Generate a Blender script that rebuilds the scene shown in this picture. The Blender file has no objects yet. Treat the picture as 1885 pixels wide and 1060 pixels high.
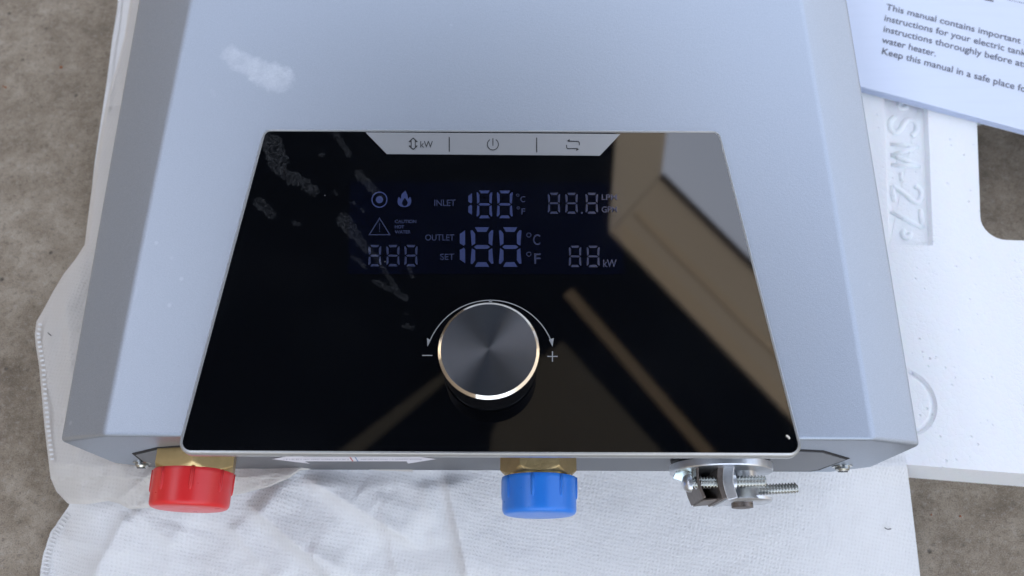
import bpy, bmesh, math, random
from mathutils import Vector, Matrix, noise

random.seed(7)
C = bpy.context.scene.collection
SC = bpy.context.scene

# ------------------------------------------------------------------ camera
F_PX = 1528.0
TILT = math.radians(21.76)
ROLL = math.radians(0.3)
CAM = Vector((0, 0, 0.4315))
ROT = (Matrix.Rotation(TILT, 3, 'X') @ Matrix.Rotation(ROLL, 3, 'Z'))
cam = bpy.data.cameras.new('camera')
cam.sensor_width = 36
cam.lens = 36 * F_PX / 1885
cam.clip_start = 0.01
cam.clip_end = 500
cam.dof.use_dof = True
cam.dof.focus_distance = 0.345
cam.dof.aperture_fstop = 10.5
co = bpy.data.objects.new('camera', cam)
C.objects.link(co)
co.matrix_world = Matrix.Translation(CAM) @ ROT.to_4x4()
SC.camera = co

# ------------------------------------------------------------------ sky and sun
SUN_EL = math.radians(78)
SUN_AZ = math.radians(-62)          # measured from +Y towards +X
world = bpy.data.worlds.new('World')
SC.world = world
world.use_nodes = True
wn = world.node_tree
bg = wn.nodes['Background']
sky = wn.nodes.new('ShaderNodeTexSky')
sky.sky_type = 'NISHITA'
sky.sun_disc = False
sky.sun_elevation = SUN_EL
sky.sun_rotation = SUN_AZ
sky.dust_density = 1.0
hz = wn.nodes.new('ShaderNodeHueSaturation')      # thin high haze: a paler blue all over
hz.inputs['Saturation'].default_value = 0.46
wn.links.new(sky.outputs[0], hz.inputs['Color'])
wn.links.new(hz.outputs[0], bg.inputs[0])
bg.inputs[1].default_value = 0.15
sl = bpy.data.lights.new('sun', 'SUN')
sl.energy = 4.5
sl.angle = math.radians(0.5)
sl.color = (1, .95, .87)
so = bpy.data.objects.new('sun', sl)
C.objects.link(so)
sd = Vector((math.sin(SUN_AZ) * math.cos(SUN_EL), math.cos(SUN_AZ) * math.cos(SUN_EL), math.sin(SUN_EL)))
so.rotation_euler = sd.to_track_quat('Z', 'Y').to_euler()
SC.view_settings.view_transform = 'Standard'
SC.view_settings.look = 'None'
SC.view_settings.gamma = 1
SC.view_settings.exposure = 1.80

# ------------------------------------------------------------------ helpers
def ray(px, py):
    return ROT @ Vector(((px - 942.5) / F_PX, -(py - 530) / F_PX, -1.0))
def P(px, py, z):
    "point on the level plane z seen at this place of the photograph"
    d = ray(px, py)
    return CAM + d * ((z - CAM.z) / d.z)
def PY(px, py, y):
    d = ray(px, py)
    return CAM + d * ((y - CAM.y) / d.y)
def mesh(name, verts, faces):
    me = bpy.data.meshes.new(name)
    me.from_pydata([tuple(v) for v in verts], [], faces)
    me.update()
    return me
def obj(name, me, mat, parent=None, smooth=None, recenter=True, normals=True):
    if isinstance(me, bmesh.types.BMesh):
        b = me
        me = bpy.data.meshes.new(name)
        b.to_mesh(me)
        b.free()
    if normals:
        b = bmesh.new(); b.from_mesh(me)
        bmesh.ops.recalc_face_normals(b, faces=b.faces)
        b.to_mesh(me); b.free()
    o = bpy.data.objects.new(name, me)
    C.objects.link(o)
    if mat:
        me.materials.append(mat)
    off = Vector((0, 0, 0))
    if recenter and len(me.vertices):
        lo = Vector([min(v.co[i] for v in me.vertices) for i in range(3)])
        hi = Vector([max(v.co[i] for v in me.vertices) for i in range(3)])
        off = (lo + hi) / 2
        if parent is None:
            off.z = lo.z
        me.transform(Matrix.Translation(-off))
    if parent is not None:
        o.parent = parent
        o.location = off - wloc(parent)
    else:
        o.location = off
    if smooth is not None:
        me.polygons.foreach_set('use_smooth', [True] * len(me.polygons))
        if smooth < 180:
            me.set_sharp_from_angle(angle=math.radians(smooth))
    return o
def wloc(o):
    v = Vector(o.location)
    while o.parent is not None:
        o = o.parent
        v += Vector(o.location)
    return v
def tag(o, label=None, cat=None, group=None, kind=None):
    if label: o['label'] = label
    if cat: o['category'] = cat
    if group: o['group'] = group
    if kind: o['kind'] = kind
    return o
def empty(name, loc, label, cat):
    o = bpy.data.objects.new(name, None)
    o.empty_display_size = .02
    C.objects.link(o)
    o.location = loc
    return tag(o, label, cat)
def bevel(o, w, seg=3, ang=30):
    m = o.modifiers.new('edge', 'BEVEL')
    m.width = w; m.segments = seg; m.limit_method = 'ANGLE'; m.angle_limit = math.radians(ang)
    m.harden_normals = False
    return o
def box(lo, hi):
    x0, y0, z0 = lo; x1, y1, z1 = hi
    v = [(x0,y0,z0),(x1,y0,z0),(x1,y1,z0),(x0,y1,z0),(x0,y0,z1),(x1,y0,z1),(x1,y1,z1),(x0,y1,z1)]
    return v, [(0,3,2,1),(4,5,6,7),(0,1,5,4),(1,2,6,5),(2,3,7,6),(3,0,4,7)]
def rounded(pts, rads, n=8):
    "2-D polygon with rounded corners"
    out = []
    N = len(pts)
    for i, p in enumerate(pts):
        r = rads[i] if hasattr(rads, '__len__') else rads
        p = Vector(p[:2]); a = Vector(pts[i - 1][:2]) - p; b = Vector(pts[(i + 1) % N][:2]) - p
        a.normalize(); b.normalize()
        if r <= 0:
            out.append(p); continue
        half = a.angle(b) / 2
        t = r / math.tan(half)
        c = p + (a + b).normalized() * (r / math.sin(half))
        s = p + a * t - c; e = p + b * t - c
        a0 = math.atan2(s.y, s.x); a1 = math.atan2(e.y, e.x)
        d = (a1 - a0 + math.pi) % (2 * math.pi) - math.pi
        for k in range(n + 1):
            th = a0 + d * k / n
            out.append(c + Vector((math.cos(th), math.sin(th))) * r)
    return out
def plate(poly, z0, z1):
    n = len(poly)
    v = [(p[0], p[1], z0) for p in poly] + [(p[0], p[1], z1) for p in poly]
    f = [tuple(range(n, 2 * n)), tuple(reversed(range(n)))]
    f += [(i, (i + 1) % n, n + (i + 1) % n, n + i) for i in range(n)]
    return v, f
def inset(poly, d):
    n = len(poly); out = []
    area = sum(poly[i - 1][0] * poly[i][1] - poly[i][0] * poly[i - 1][1] for i in range(n))
    s = 1 if area > 0 else -1
    for i in range(n):
        p = Vector(poly[i][:2]); a = Vector(poly[i - 1][:2]); b = Vector(poly[(i + 1) % n][:2])
        e1 = (p - a).normalized(); e2 = (b - p).normalized()
        n1 = Vector((-e1.y, e1.x)) * s; n2 = Vector((-e2.y, e2.x)) * s
        m = (n1 + n2)
        m = m / max(1e-6, m.length_squared / 2)
        out.append(p + m * d)
    return out
def sweep(o, axis, ts, rfun, nth=64, cap0=True, cap1=True, up=None):
    "surface of revolution-like tube: radius rfun(t, theta) along axis"
    a = Vector(axis).normalized(); o = Vector(o)
    u = a.orthogonal().normalized() if up is None else (Vector(up) - a * a.dot(Vector(up))).normalized()
    w = a.cross(u)
    v = []; f = []
    for t in ts:
        for k in range(nth):
            th = 2 * math.pi * k / nth
            r = rfun(t, th)
            v.append(o + a * (t if not isinstance(t, tuple) else t[0]) + u * (r * math.cos(th)) + w * (r * math.sin(th)))
    n = len(ts)
    for i in range(n - 1):
        for k in range(nth):
            k2 = (k + 1) % nth
            f.append((i * nth + k, i * nth + k2, (i + 1) * nth + k2, (i + 1) * nth + k))
    if cap0: f.append(tuple(reversed(range(nth))))
    if cap1: f.append(tuple(range((n - 1) * nth, n * nth)))
    return v, f
def lathe(o, axis, prof, nth=64, up=None):
    "prof = list of (t, r)"
    rr = {i: p[1] for i, p in enumerate(prof)}
    ts = [(p[0], i) for i, p in enumerate(prof)]
    return sweep(o, axis, ts, lambda t, th: rr[t[1]], nth, up=up)
def join(*vf):
    V = []; Fc = []
    for v, f in vf:
        b = len(V)
        V += [tuple(x) for x in v]
        Fc += [tuple(i + b for i in q) for q in f]
    return V, Fc

# flat print, drawn in the photograph's own measure and laid on a level plane
def to_plane(pts, z): return [P(x, y, z) for x, y in pts]
def poly_px(polys, z):
    V = []; Fc = []
    for p in polys:
        b = len(V)
        V += to_plane(p, z)
        Fc.append(tuple(range(b, b + len(p))))
    return V, Fc
def ribbon(line, w, closed=False):
    "list of quads of width w round a polyline in 2-D"
    L = [Vector(p) for p in line]; n = len(L); lo = []; hi = []
    for i in range(n):
        if closed: a, b = L[i - 1], L[(i + 1) % n]
        else: a, b = L[max(0, i - 1)], L[min(n - 1, i + 1)]
        e1 = (L[i] - a).normalized() if (L[i] - a).length > 1e-9 else (b - L[i]).normalized()
        e2 = (b - L[i]).normalized() if (b - L[i]).length > 1e-9 else e1
        m = Vector((-(e1 + e2).y, (e1 + e2).x))
        m.normalize()
        k = max(.35, abs(m.dot(Vector((-e1.y, e1.x)))))
        lo.append(L[i] - m * (w / 2 / k)); hi.append(L[i] + m * (w / 2 / k))
    out = []
    for i in range(n if closed else n - 1):
        j = (i + 1) % n
        out.append([tuple(lo[i]), tuple(lo[j]), tuple(hi[j]), tuple(hi[i])])
    return out
def arc(cx, cy, r, a0, a1, n=32):
    return [(cx + r * math.cos(math.radians(a0 + (a1 - a0) * i / n)), cy - r * math.sin(math.radians(a0 + (a1 - a0) * i / n))) for i in range(n + 1)]
_tc = {}
def text_geo(s, bold=0.0, word=1.0):
    key = (s, bold, word)
    if key not in _tc:
        cu = bpy.data.curves.new('t', 'FONT')
        cu.body = s; cu.size = 1; cu.resolution_u = 4; cu.offset = bold; cu.space_word = word
        t = bpy.data.objects.new('t', cu)
        me = bpy.data.meshes.new_from_object(t)
        _tc[key] = ([tuple(v.co[:2]) for v in me.vertices], [tuple(p.vertices) for p in me.polygons])
        bpy.data.objects.remove(t); bpy.data.curves.remove(cu)
    return _tc[key]
def text_px(s, x0, y0, x1, y1, z, bold=0.0):
    "text whose ink fills the box x0..x1, y0 (top) .. y1 (bottom)"
    v, f = text_geo(s, bold)
    ax = min(p[0] for p in v); bx = max(p[0] for p in v); ay = min(p[1] for p in v); by = max(p[1] for p in v)
    pts = [(x0 + (p[0] - ax) / (bx - ax) * (x1 - x0), y1 - (p[1] - ay) / (by - ay) * (y1 - y0)) for p in v]
    return to_plane(pts, z), f
def Z1(X, Y): return (640 + X / 3.625, 230 + Y / 3.625)

# ------------------------------------------------------------------ materials
def M(name, col, rough=.5, metal=0.0, **kw):
    m = bpy.data.materials.new(name); m.use_nodes = True
    b = m.node_tree.nodes['Principled BSDF']
    b.inputs['Base Color'].default_value = (*col, 1)
    b.inputs['Roughness'].default_value = rough
    b.inputs['Metallic'].default_value = metal
    for k, v in kw.items():
        b.inputs[k.replace('_', ' ')].default_value = v
    return m
class NT:
    def __init__(s, m): s.t = m.node_tree; s.b = s.t.nodes['Principled BSDF']
    def new(s, typ, **kw):
        n = s.t.nodes.new(typ)
        for k, v in kw.items(): setattr(n, k, v)
        return n
    def link(s, a, b): s.t.links.new(a, b)
    def pos(s):
        if not hasattr(s, '_p'): s._p = s.new('ShaderNodeNewGeometry').outputs['Position']
        return s._p
    def noise(s, scale, detail=3, rough=.5, vec=None, out=0):
        n = s.new('ShaderNodeTexNoise'); n.inputs['Scale'].default_value = scale
        n.inputs['Detail'].default_value = detail; n.inputs['Roughness'].default_value = rough
        s.link(vec or s.pos(), n.inputs['Vector'])
        return n.outputs[out]
    def math(s, op, a, b=None, c=None, clamp=False):
        n = s.new('ShaderNodeMath', operation=op, use_clamp=clamp)
        for i, x in enumerate((a, b, c)):
            if x is None: continue
            if isinstance(x, (int, float)): n.inputs[i].default_value = x
            else: s.link(x, n.inputs[i])
        return n.outputs[0]
    def vmath(s, op, a, b=None):
        n = s.new('ShaderNodeVectorMath', operation=op)
        for i, x in enumerate((a, b)):
            if x is None: continue
            if isinstance(x, (tuple, Vector)): n.inputs[i].default_value = tuple(x)
            elif isinstance(x, (int, float)): n.inputs['Scale'].default_value = x
            else: s.link(x, n.inputs[i])
        return n.outputs['Value'] if op in ('LENGTH', 'DOT_PRODUCT', 'DISTANCE') else n.outputs[0]
    def ramp(s, v, stops):
        n = s.new('ShaderNodeValToRGB')
        e = n.color_ramp.elements
        while len(e) < len(stops): e.new(.5)
        for i, (p, c) in enumerate(stops):
            e[i].position = p; e[i].color = (*c, 1) if hasattr(c, '__len__') else (c, c, c, 1)
        s.link(v, n.inputs[0]); return n.outputs[0]
    def mix(s, f, a, b):
        n = s.new('ShaderNodeMix', data_type='RGBA')
        for i, x in ((0, f), (6, a), (7, b)):
            if isinstance(x, tuple): n.inputs[i].default_value = (*x, 1)
            elif isinstance(x, (int, float)): n.inputs[i].default_value = x
            else: s.link(x, n.inputs[i])
        return n.outputs[2]
    def bump(s, h, dist, strength=1.0, prev=None):
        n = s.new('ShaderNodeBump'); n.inputs['Distance'].default_value = dist; n.inputs['Strength'].default_value = strength
        s.link(h, n.inputs['Height'])
        if prev is not None: s.link(prev, n.inputs['Normal'])
        return n.outputs[0]
    def set(s, name, v): s.link(v, s.b.inputs[name])
    def capsule(s, vec, a, b, r, soft):
        "1 inside a streak from a to b of radius r (in metres), 0 outside"
        a = Vector(a); b = Vector(b); ab = b - a
        pa = s.vmath('SUBTRACT', vec, tuple(a))
        h = s.math('DIVIDE', s.vmath('DOT_PRODUCT', pa, tuple(ab)), max(ab.length_squared, 1e-9), clamp=True)
        sc = s.new('ShaderNodeVectorMath', operation='SCALE')
        sc.inputs[0].default_value = tuple(ab); s.link(h, sc.inputs['Scale'])
        d = s.vmath('LENGTH', s.vmath('SUBTRACT', pa, sc.outputs[0]))
        return s.math('DIVIDE', s.math('SUBTRACT', r, d), soft, clamp=False)

# -- painted metal of the housing
Z_FRONT = .1115
Z_GLASS = .1150
m_paint = M('silver_paint', (.58, .63, .71), .42, .82)
n = NT(m_paint)
flake = n.noise(2600, 2, .7)
warp = n.vmath('ADD', n.pos(), n.vmath('SCALE', n.vmath('SUBTRACT', n.noise(170, 5, .62, out=1), (.5, .5, .5)), .0085))
warp_c = n.vmath('ADD', n.vmath('MULTIPLY', warp, (1, 1, 0)), (0, 0, 0))
def pz(px, py, z):
    p = P(px, py, z); return (p.x, p.y, 0)
sm = None
for (a, b, r) in (((420, 98), (440, 108), 5.2), ((440, 112), (490, 134), 7.0), ((480, 132), (514, 146), 8.0), ((390, 165), (397, 178), 1.1), ((410, 98), (418, 104), 2.4)):
    c = n.capsule(warp_c, pz(*a, Z_FRONT), pz(*b, Z_FRONT), r / 1000, .0032)
    sm = c if sm is None else n.math('MAXIMUM', sm, c)
sm = n.math('MULTIPLY', n.math('MINIMUM', n.math('MAXIMUM', n.math('ADD', sm, n.math('MULTIPLY', n.math('SUBTRACT', n.noise(300, 6, .75), .55), 1.6)), 0), 1), n.ramp(n.noise(700, 5, .7), [(.3, .45), (.7, 1.0)]), clamp=True)
# small dried drops scattered over the paint
vor = n.new('ShaderNodeTexVoronoi'); vor.inputs['Scale'].default_value = 95
n.link(n.pos(), vor.inputs['Vector'])
spots = n.ramp(vor.outputs['Distance'], [(.0, 1.0), (.07, .8), (.10, 0)])
sel = n.ramp(n.noise(23, 1), [(.60, 0), (.68, .35)])
sm2 = n.math('MAXIMUM', n.math('MULTIPLY', n.math('MULTIPLY', sm, n.ramp(n.noise(110, 4, .6), [(.35, .45), (.62, 1)])), .42), n.math('MULTIPLY', n.math('MULTIPLY', spots, sel), .5))
col = n.mix(n.ramp(flake, [(.35, 0), (.75, 1)]), (.355, .400, .468), (.455, .500, .572))
n.set('Base Color', n.mix(sm2, col, (.82, .86, .90)))
n.set('Metallic', n.math('MULTIPLY', n.math('SUBTRACT', 1, sm2), .82))
n.set('Roughness', n.math('ADD', n.math('MULTIPLY', flake, .14), .36))
n.set('Normal', n.bump(n.noise(700, 3, .6), .00007, .6, n.bump(flake, .00005, .6)))

m_frame = M('frame_plastic', (.66, .68, .69), .30, .8)
m_plate = M('grey_plate', (.20, .205, .215), .45, .7)
m_gap = M('seam_gap', (.02, .02, .022), .8)

# -- glass with dried streaks
STREAKS = [((500, 262), (512, 300), 4.6, .9), ((505, 305), (540, 332), 2.6, .9), ((543, 325), (578, 352), 2.6, 1.0), ((475, 372), (500, 395), 2.4, .45),
           ((618, 246), (642, 284), 1.6, .8), ((592, 284), (593, 286), 1.2, .9), ((660, 318), (690, 352), 2.1, 1.0), ((632, 403), (650, 430), 3.1, 1.0),
           ((650, 425), (675, 460), 2.0, .9), ((678, 455), (740, 545), 1.1, .9), ((690, 518), (748, 548), 1.4, 1.0), ((648, 470), (672, 492), 1.0, .8),
           ((650, 372), (651, 374), 1.1, .9), ((667, 386), (668, 388), .9, .8), ((752, 492), (760, 508), 1.0, .8), ((742, 600), (758, 602), 1.3, 1.0),
           ((616, 353), (618, 356), 1.2, .5), ((541, 410), (549, 414), 1.2, .5), ((745, 576), (747, 578), .9, .6), ((700, 360), (704, 366), 1.0, .7)]
def streaked(name, col, rough=.03):
    m = M(name, col, rough, 0, IOR=2.0)
    n = NT(m)
    w = n.vmath('ADD', n.pos(), n.vmath('SCALE', n.vmath('SUBTRACT', n.noise(520, 5, .7, out=1), (.5, .5, .5)), .0052))
    w = n.vmath('MULTIPLY', w, (1, 1, 0))
    acc = None; edge = None
    for a, b, r, k in STREAKS:
        c = n.capsule(w, pz(*a, Z_GLASS), pz(*b, Z_GLASS), r / 1000, .0007)
        c = n.math('MULTIPLY', n.math('MINIMUM', n.math('MAXIMUM', c, 0), 1), k)
        acc = c if acc is None else n.math('MAXIMUM', acc, c)
    acc = n.math('MINIMUM', n.math('MAXIMUM', n.math('MULTIPLY', acc, n.math('ADD', n.math('MULTIPLY', n.noise(420, 6, .8), 3.0), -.75)), 0), 1)
    ring = n.ramp(acc, [(0, 0), (.12, 1), (.5, .5), (1, .32)])
    tex = n.ramp(n.noise(850, 5, .85), [(.43, .10), (.58, 1)])
    dirt = n.math('MULTIPLY', n.math('MULTIPLY', ring, acc), tex, clamp=True)
    # specks of dust and faint wiping haze
    v = n.new('ShaderNodeTexVoronoi'); v.inputs['Scale'].default_value = 130; n.link(n.pos(), v.inputs['Vector'])
    sp = n.ramp(v.outputs['Distance'], [(0, 1), (.035, 1), (.045, 0)])
    spm = n.math('MULTIPLY', sp, n.ramp(n.noise(61, 1), [(.62, 0), (.64, .9)]))
    haze = n.ramp(n.noise(28, 4, .6), [(.5, 0), (.8, .004)])
    k = n.math('ADD', n.math('ADD', n.math('MULTIPLY', dirt, .125), n.math('MULTIPLY', spm, .45)), haze, clamp=True)
    n.set('Base Color', n.mix(k, col, (.55, .57, .60)))
    n.set('Roughness', n.math('ADD', rough, n.math('MULTIPLY', dirt, .35)))
    return m
m_glass = streaked('black_glass', (.0012, .0015, .0024))
m_lcd = streaked('unlit_display', (.0010, .0016, .0056))
m_seg = streaked('display_segments', (.034, .047, .125), .2)
m_seg_dim = streaked('display_lettering', (.026, .033, .072), .2)
m_white_print = M('white_print', (.34, .35, .36), .35)
m_strip = M('silver_strip', (.36, .37, .385), .38, .7)
m_black_print = M('black_print', (.012, .012, .014), .4)

# -- knob
m_knob_top = M('turned_black_metal', (.20, .205, .22), .20, 1.0, Anisotropic=.97, Anisotropic_Rotation=.25)
n = NT(m_knob_top)
tg = n.new('ShaderNodeTangent'); tg.direction_type = 'RADIAL'; tg.axis = 'Z'
n.set('Tangent', tg.outputs[0])
tc = n.new('ShaderNodeTexCoord')
rad = n.vmath('LENGTH', n.vmath('MULTIPLY', tc.outputs['Object'], (1, 1, 0)))
cx = n.new('ShaderNodeCombineXYZ'); n.link(rad, cx.inputs[0])
rings = n.noise(5200, 3, .8, vec=cx.outputs[0])
n.set('Base Color', n.mix(rings, (.22, .235, .27), (.44, .47, .53)))
n.set('Normal', n.bump(rings, .000004, .5))
m_knob_rim = M('polished_rim', (.97, .92, .84), .09, 1.0)
n = NT(m_knob_rim)
n.set('Normal', n.bump(n.noise(700, 2), .00008, .5))
m_knob_side = M('black_knob_side', (.018, .018, .02), .22, .6)

# -- fittings
def brass(name, rough, grain, dist):
    m = M(name, (.52, .38, .17), rough, 1.0)
    n = NT(m)
    g = n.noise(grain, 3, .6)
    n.set('Base Color', n.mix(n.noise(180, 4), (.43, .31, .14), (.66, .50, .25)))
    n.set('Roughness', n.math('ADD', rough - .06, n.math('MULTIPLY', g, .16)))
    n.set('Normal', n.bump(g, dist, .8))
    return m
m_brass = brass('machined_brass', .34, 700, .00003)
m_brass_cast = brass('cast_brass', .40, 1500, .00035)
m_brass_ring = M('bright_brass', (.75, .55, .22), .18, 1.0)
def plastic(name, c, c2):
    m = M(name, c, .36, 0, Subsurface_Weight=.12, Subsurface_Scale=.004)
    m.node_tree.nodes['Principled BSDF'].inputs['Subsurface Radius'].default_value = (1, .6, .5)
    n = NT(m)
    mp = n.vmath('MULTIPLY', n.pos(), (60, 60, 2600))
    mp2 = n.vmath('MULTIPLY', n.pos(), (90, 2600, 90))
    st = n.noise(1, 2, .5, vec=mp2)
    n.set('Base Color', n.mix(n.noise(90, 4, .6), c, c2))
    n.set('Normal', n.bump(st, .00003, .5))
    n.set('Roughness', n.math('ADD', .22, n.math('MULTIPLY', n.noise(300, 4), .18)))
    return m
m_red = plastic('red_plastic', (.74, .022, .026), (.80, .04, .04))
m_blue = plastic('blue_plastic', (.02, .20, .76), (.03, .25, .84))
m_zinc = M('zinc_plate', (.66, .68, .70), .24, 1.0)
n = NT(m_zinc)
n.set('Base Color', n.mix(n.noise(260, 4, .7), (.56, .58, .60), (.90, .92, .95)))
n.set('Roughness', n.math('ADD', .20, n.math('MULTIPLY', n.noise(500, 4, .7), .30)))
n.set('Normal', n.bump(n.noise(420, 3), .0001, .6))
m_zinc_blue = M('bluish_zinc', (.58, .68, .70), .2, 1.0)
m_steel_dark = M('dull_steel_edge', (.20, .17, .15), .45, .9)
n = NT(m_steel_dark)
n.set('Base Color', n.mix(n.noise(500, 4, .7), (.12, .10, .09), (.30, .26, .23)))
m_rubber = M('black_rubber', (.02, .02, .022), .55)
m_screw = M('nickel_screw', (.62, .63, .60), .22, 1.0)
m_sticker = M('sticker_paper', (.74, .72, .76), .5)
m_red_print = M('red_print', (.55, .12, .09), .5)
m_blue_print = M('blue_print', (.10, .22, .42), .5)
m_grey_print = M('faint_print', (.45, .43, .50), .5)

# -- cloth
def cloth(name, col, transl):
    m = M(name, col, .85, 0)
    n = NT(m)
    # bonding pattern pressed into the fibre: a lattice of small dimples
    x = n.new('ShaderNodeSeparateXYZ')
    wv = n.vmath('ADD', n.pos(), n.vmath('SCALE', n.vmath('SUBTRACT', n.noise(30, 3, .5, out=1), (.5, .5, .5)), .0050))
    n.link(wv, x.inputs[0])
    k = 2 * math.pi / .0025
    ca, sa = math.cos(.62), math.sin(.62)
    cb, sb = math.cos(-.95), math.sin(-.95)
    u = n.math('MULTIPLY', n.math('ADD', n.math('MULTIPLY', x.outputs[0], ca), n.math('MULTIPLY', x.outputs[1], sa)), k)
    v = n.math('MULTIPLY', n.math('ADD', n.math('MULTIPLY', x.outputs[0], cb), n.math('MULTIPLY', x.outputs[1], sb)), k)
    lat = n.math('MULTIPLY', n.math('SINE', u), n.math('SINE', v))
    lat2 = n.ramp(n.math('ADD', n.math('MULTIPLY', lat, .5), .5), [(.55, 0), (.85, 1)])
    fib = n.noise(1600, 3, .7)
    amt = n.ramp(n.noise(26, 3), [(.3, .5), (.65, 1.0)])
    h = n.math('ADD', n.math('MULTIPLY', n.math('MULTIPLY', lat2, amt), -.9), n.math('MULTIPLY', fib, .8))
    wr = n.noise(75, 4, .55)
    n.set('Normal', n.bump(h, .0007, .46, n.bump(wr, .0030, .45)))
    n.set('Base Color', n.mix(n.math('MULTIPLY', n.math('MULTIPLY', lat2, amt), .22), col, tuple(c * .80 for c in col)))
    out = n.t.nodes['Material Output']
    tr = n.new('ShaderNodeBsdfTranslucent'); tr.inputs[0].default_value = (*col, 1)
    mx = n.new('ShaderNodeMixShader'); mx.inputs[0].default_value = transl
    n.link(n.b.outputs[0], mx.inputs[1]); n.link(tr.outputs[0], mx.inputs[2]); n.link(mx.outputs[0], out.inputs[0])
    return m
m_cloth = cloth('white_nonwoven', (.90, .90, .90), .10)
m_flap = cloth('thin_nonwoven', (.82, .785, .74), .30)

# -- foam
m_foam = M('polystyrene', (.88, .885, .89), .55, 0, Subsurface_Weight=.15, Subsurface_Scale=.003)
n = NT(m_foam)
v = n.new('ShaderNodeTexVoronoi'); v.inputs['Scale'].default_value = 330; v.feature = 'DISTANCE_TO_EDGE'
n.link(n.vmath('ADD', n.pos(), n.vmath('SCALE', n.noise(300, 2, out=1), .001)), v.inputs['Vector'])
beads = n.ramp(v.outputs['Distance'], [(0, 0), (.10, 1)])
v2 = n.new('ShaderNodeTexVoronoi'); v2.inputs['Scale'].default_value = 240
n.link(n.pos(), v2.inputs['Vector'])
pit = n.math('MULTIPLY', n.ramp(v2.outputs['Distance'], [(.09, 1), (.2, 0)]), n.ramp(n.noise(55, 3), [(.48, 0), (.62, 1)]))
n.set('Normal', n.bump(pit, -.0006, .8, n.bump(beads, .00016, .5, n.bump(n.noise(150, 4), .0006, .5))))
n.set('Base Color', n.mix(n.math('MULTIPLY', pit, .35), (.88, .885, .89), (.70, .74, .80)))

# -- paper
m_paper = M('page_paper', (.70, .76, .90), .45)
n = NT(m_paper)
st = n.noise(1, 2, .5, vec=n.vmath('MULTIPLY', n.pos(), (20, 260, 1)))
n.set('Base Color', n.mix(n.ramp(st, [(.5, 0), (.7, .12)]), (.70, .76, .90), (.60, .65, .78)))
m_ink = M('grey_ink', (.085, .09, .12), .5)

# -- concrete
m_conc = M('concrete', (.25, .22, .19), .8)
n = NT(m_conc)
big = n.noise(9, 5, .6); mid = n.noise(70, 5, .65); fine = n.noise(330, 6, .72); grit = n.noise(1700, 2, .6)
c0 = n.ramp(n.math('ADD', n.math('MULTIPLY', big, .50), n.math('MULTIPLY', mid, .50)), [(.36, (.170, .130, .088)), (.5, (.290, .235, .170)), (.62, (.42, .355, .275))])
c1 = n.mix(n.ramp(fine, [(.32, .6), (.47, 0)]), c0, (.075, .064, .052))
c2 = n.mix(n.ramp(fine, [(.54, 0), (.72, .55)]), c1, (.46, .43, .39))
vs = n.new('ShaderNodeTexVoronoi'); vs.inputs['Scale'].default_value = 75; n.link(n.pos(), vs.inputs['Vector'])
pits = n.math('MULTIPLY', n.ramp(vs.outputs['Distance'], [(.05, 1), (.11, 0)]), n.ramp(n.noise(31, 2), [(.5, 0), (.56, .8)]))
c3 = n.mix(pits, c2, (.06, .05, .042))
c4 = n.mix(n.ramp(grit, [(.36, .55), (.47, 0)]), c3, (.09, .075, .06))
c5 = n.mix(n.ramp(grit, [(.56, 0), (.68, .45)]), c4, (.46, .42, .37))
n.set('Base Color', c5)
n.set('Normal', n.bump(n.math('SUBTRACT', n.math('ADD', n.math('MULTIPLY', fine, .6), n.math('MULTIPLY', grit, .25)), n.math('MULTIPLY', pits, 1.5)), .0011, .65, n.bump(mid, .002, .4)))
m_conc_far = m_conc
m_added_roof = M('added_roof_dark', (.008, .0125, .024), .9, 0, Specular_IOR_Level=.06)  # navy-black so the added overhead slab reflects dark in the glass
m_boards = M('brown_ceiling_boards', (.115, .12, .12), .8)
m_added_wall_pale = M('added_wall_pale', (.40, .38, .35), .85)  # for the added right-hand wall, pale to give a neutral reflection
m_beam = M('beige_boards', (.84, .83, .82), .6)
m_beam2 = M('grey_boards', (.84, .85, .86), .6)
m_batten = M('brown_batten', (.30, .26, .21), .6)
m_added_wall_dark = M('added_wall_dark', (.20, .165, .125), .9)  # for the added left-hand wall, dark to dim the left chamfer

# ------------------------------------------------------------------ the setting
def refl(px, py, h, zg=Z_GLASS):
    "where the reflection seen at this place of the glass comes from, at height h"
    d = ray(px, py)
    g = CAM + d * ((zg - CAM.z) / d.z)
    d = Vector((d.x, d.y, -d.z))
    return g + d * ((h - zg) / d.z)

v, f = [(-30, -30, 0), (30, -30, 0), (30, 30, 0), (-30, 30, 0)], [(0, 1, 2, 3)]
o = obj('concrete_ground', mesh('concrete_ground', v, f), m_conc, recenter=False)
tag(o, 'rough mottled grey brown concrete ground', kind='structure')

H = 2.6
def slab(name, poly, z0, z1, mat, parent=None):
    v, f = plate(poly, z0, z1)
    return obj(name, mesh(name, v, f), mat, parent)
def R2(px, py): r = refl(px, py, H); return (r.x, r.y)
a = R2(1135, 240); b = R2(1122, 430); c = R2(1470, 790)
dirA = Vector(a) - Vector(b); dirB = Vector(c) - Vector(b)
a_far = Vector(b) + dirA * 3.2; b_far = Vector(b) + dirB * 1.3
p_sky0 = Vector(R2(1228, 240)); p_sky1 = Vector(R2(1218, 325)); p_sky2 = Vector(R2(1385, 490))
s_far0 = p_sky1 + (p_sky0 - p_sky1) * 7.2; s_far1 = p_sky1 + (p_sky2 - p_sky1) * 3.4
roof = tag(slab('added_roof_slab', [a_far, Vector(b), b_far, (b_far.x, -2.2), (-1.2, -2.2), (-1.2, a_far.y)], H, H + .12, m_added_roof), 'dark slab added overhead to keep sun and sky off the work area, with eave boards', 'roof', kind='structure')  # added overhead: blocks sun, stands in for whoever holds the camera
slab('eave_board', [Vector(b), p_sky1, s_far1, b_far], H - .006, H + .10, m_beam, roof)
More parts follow.
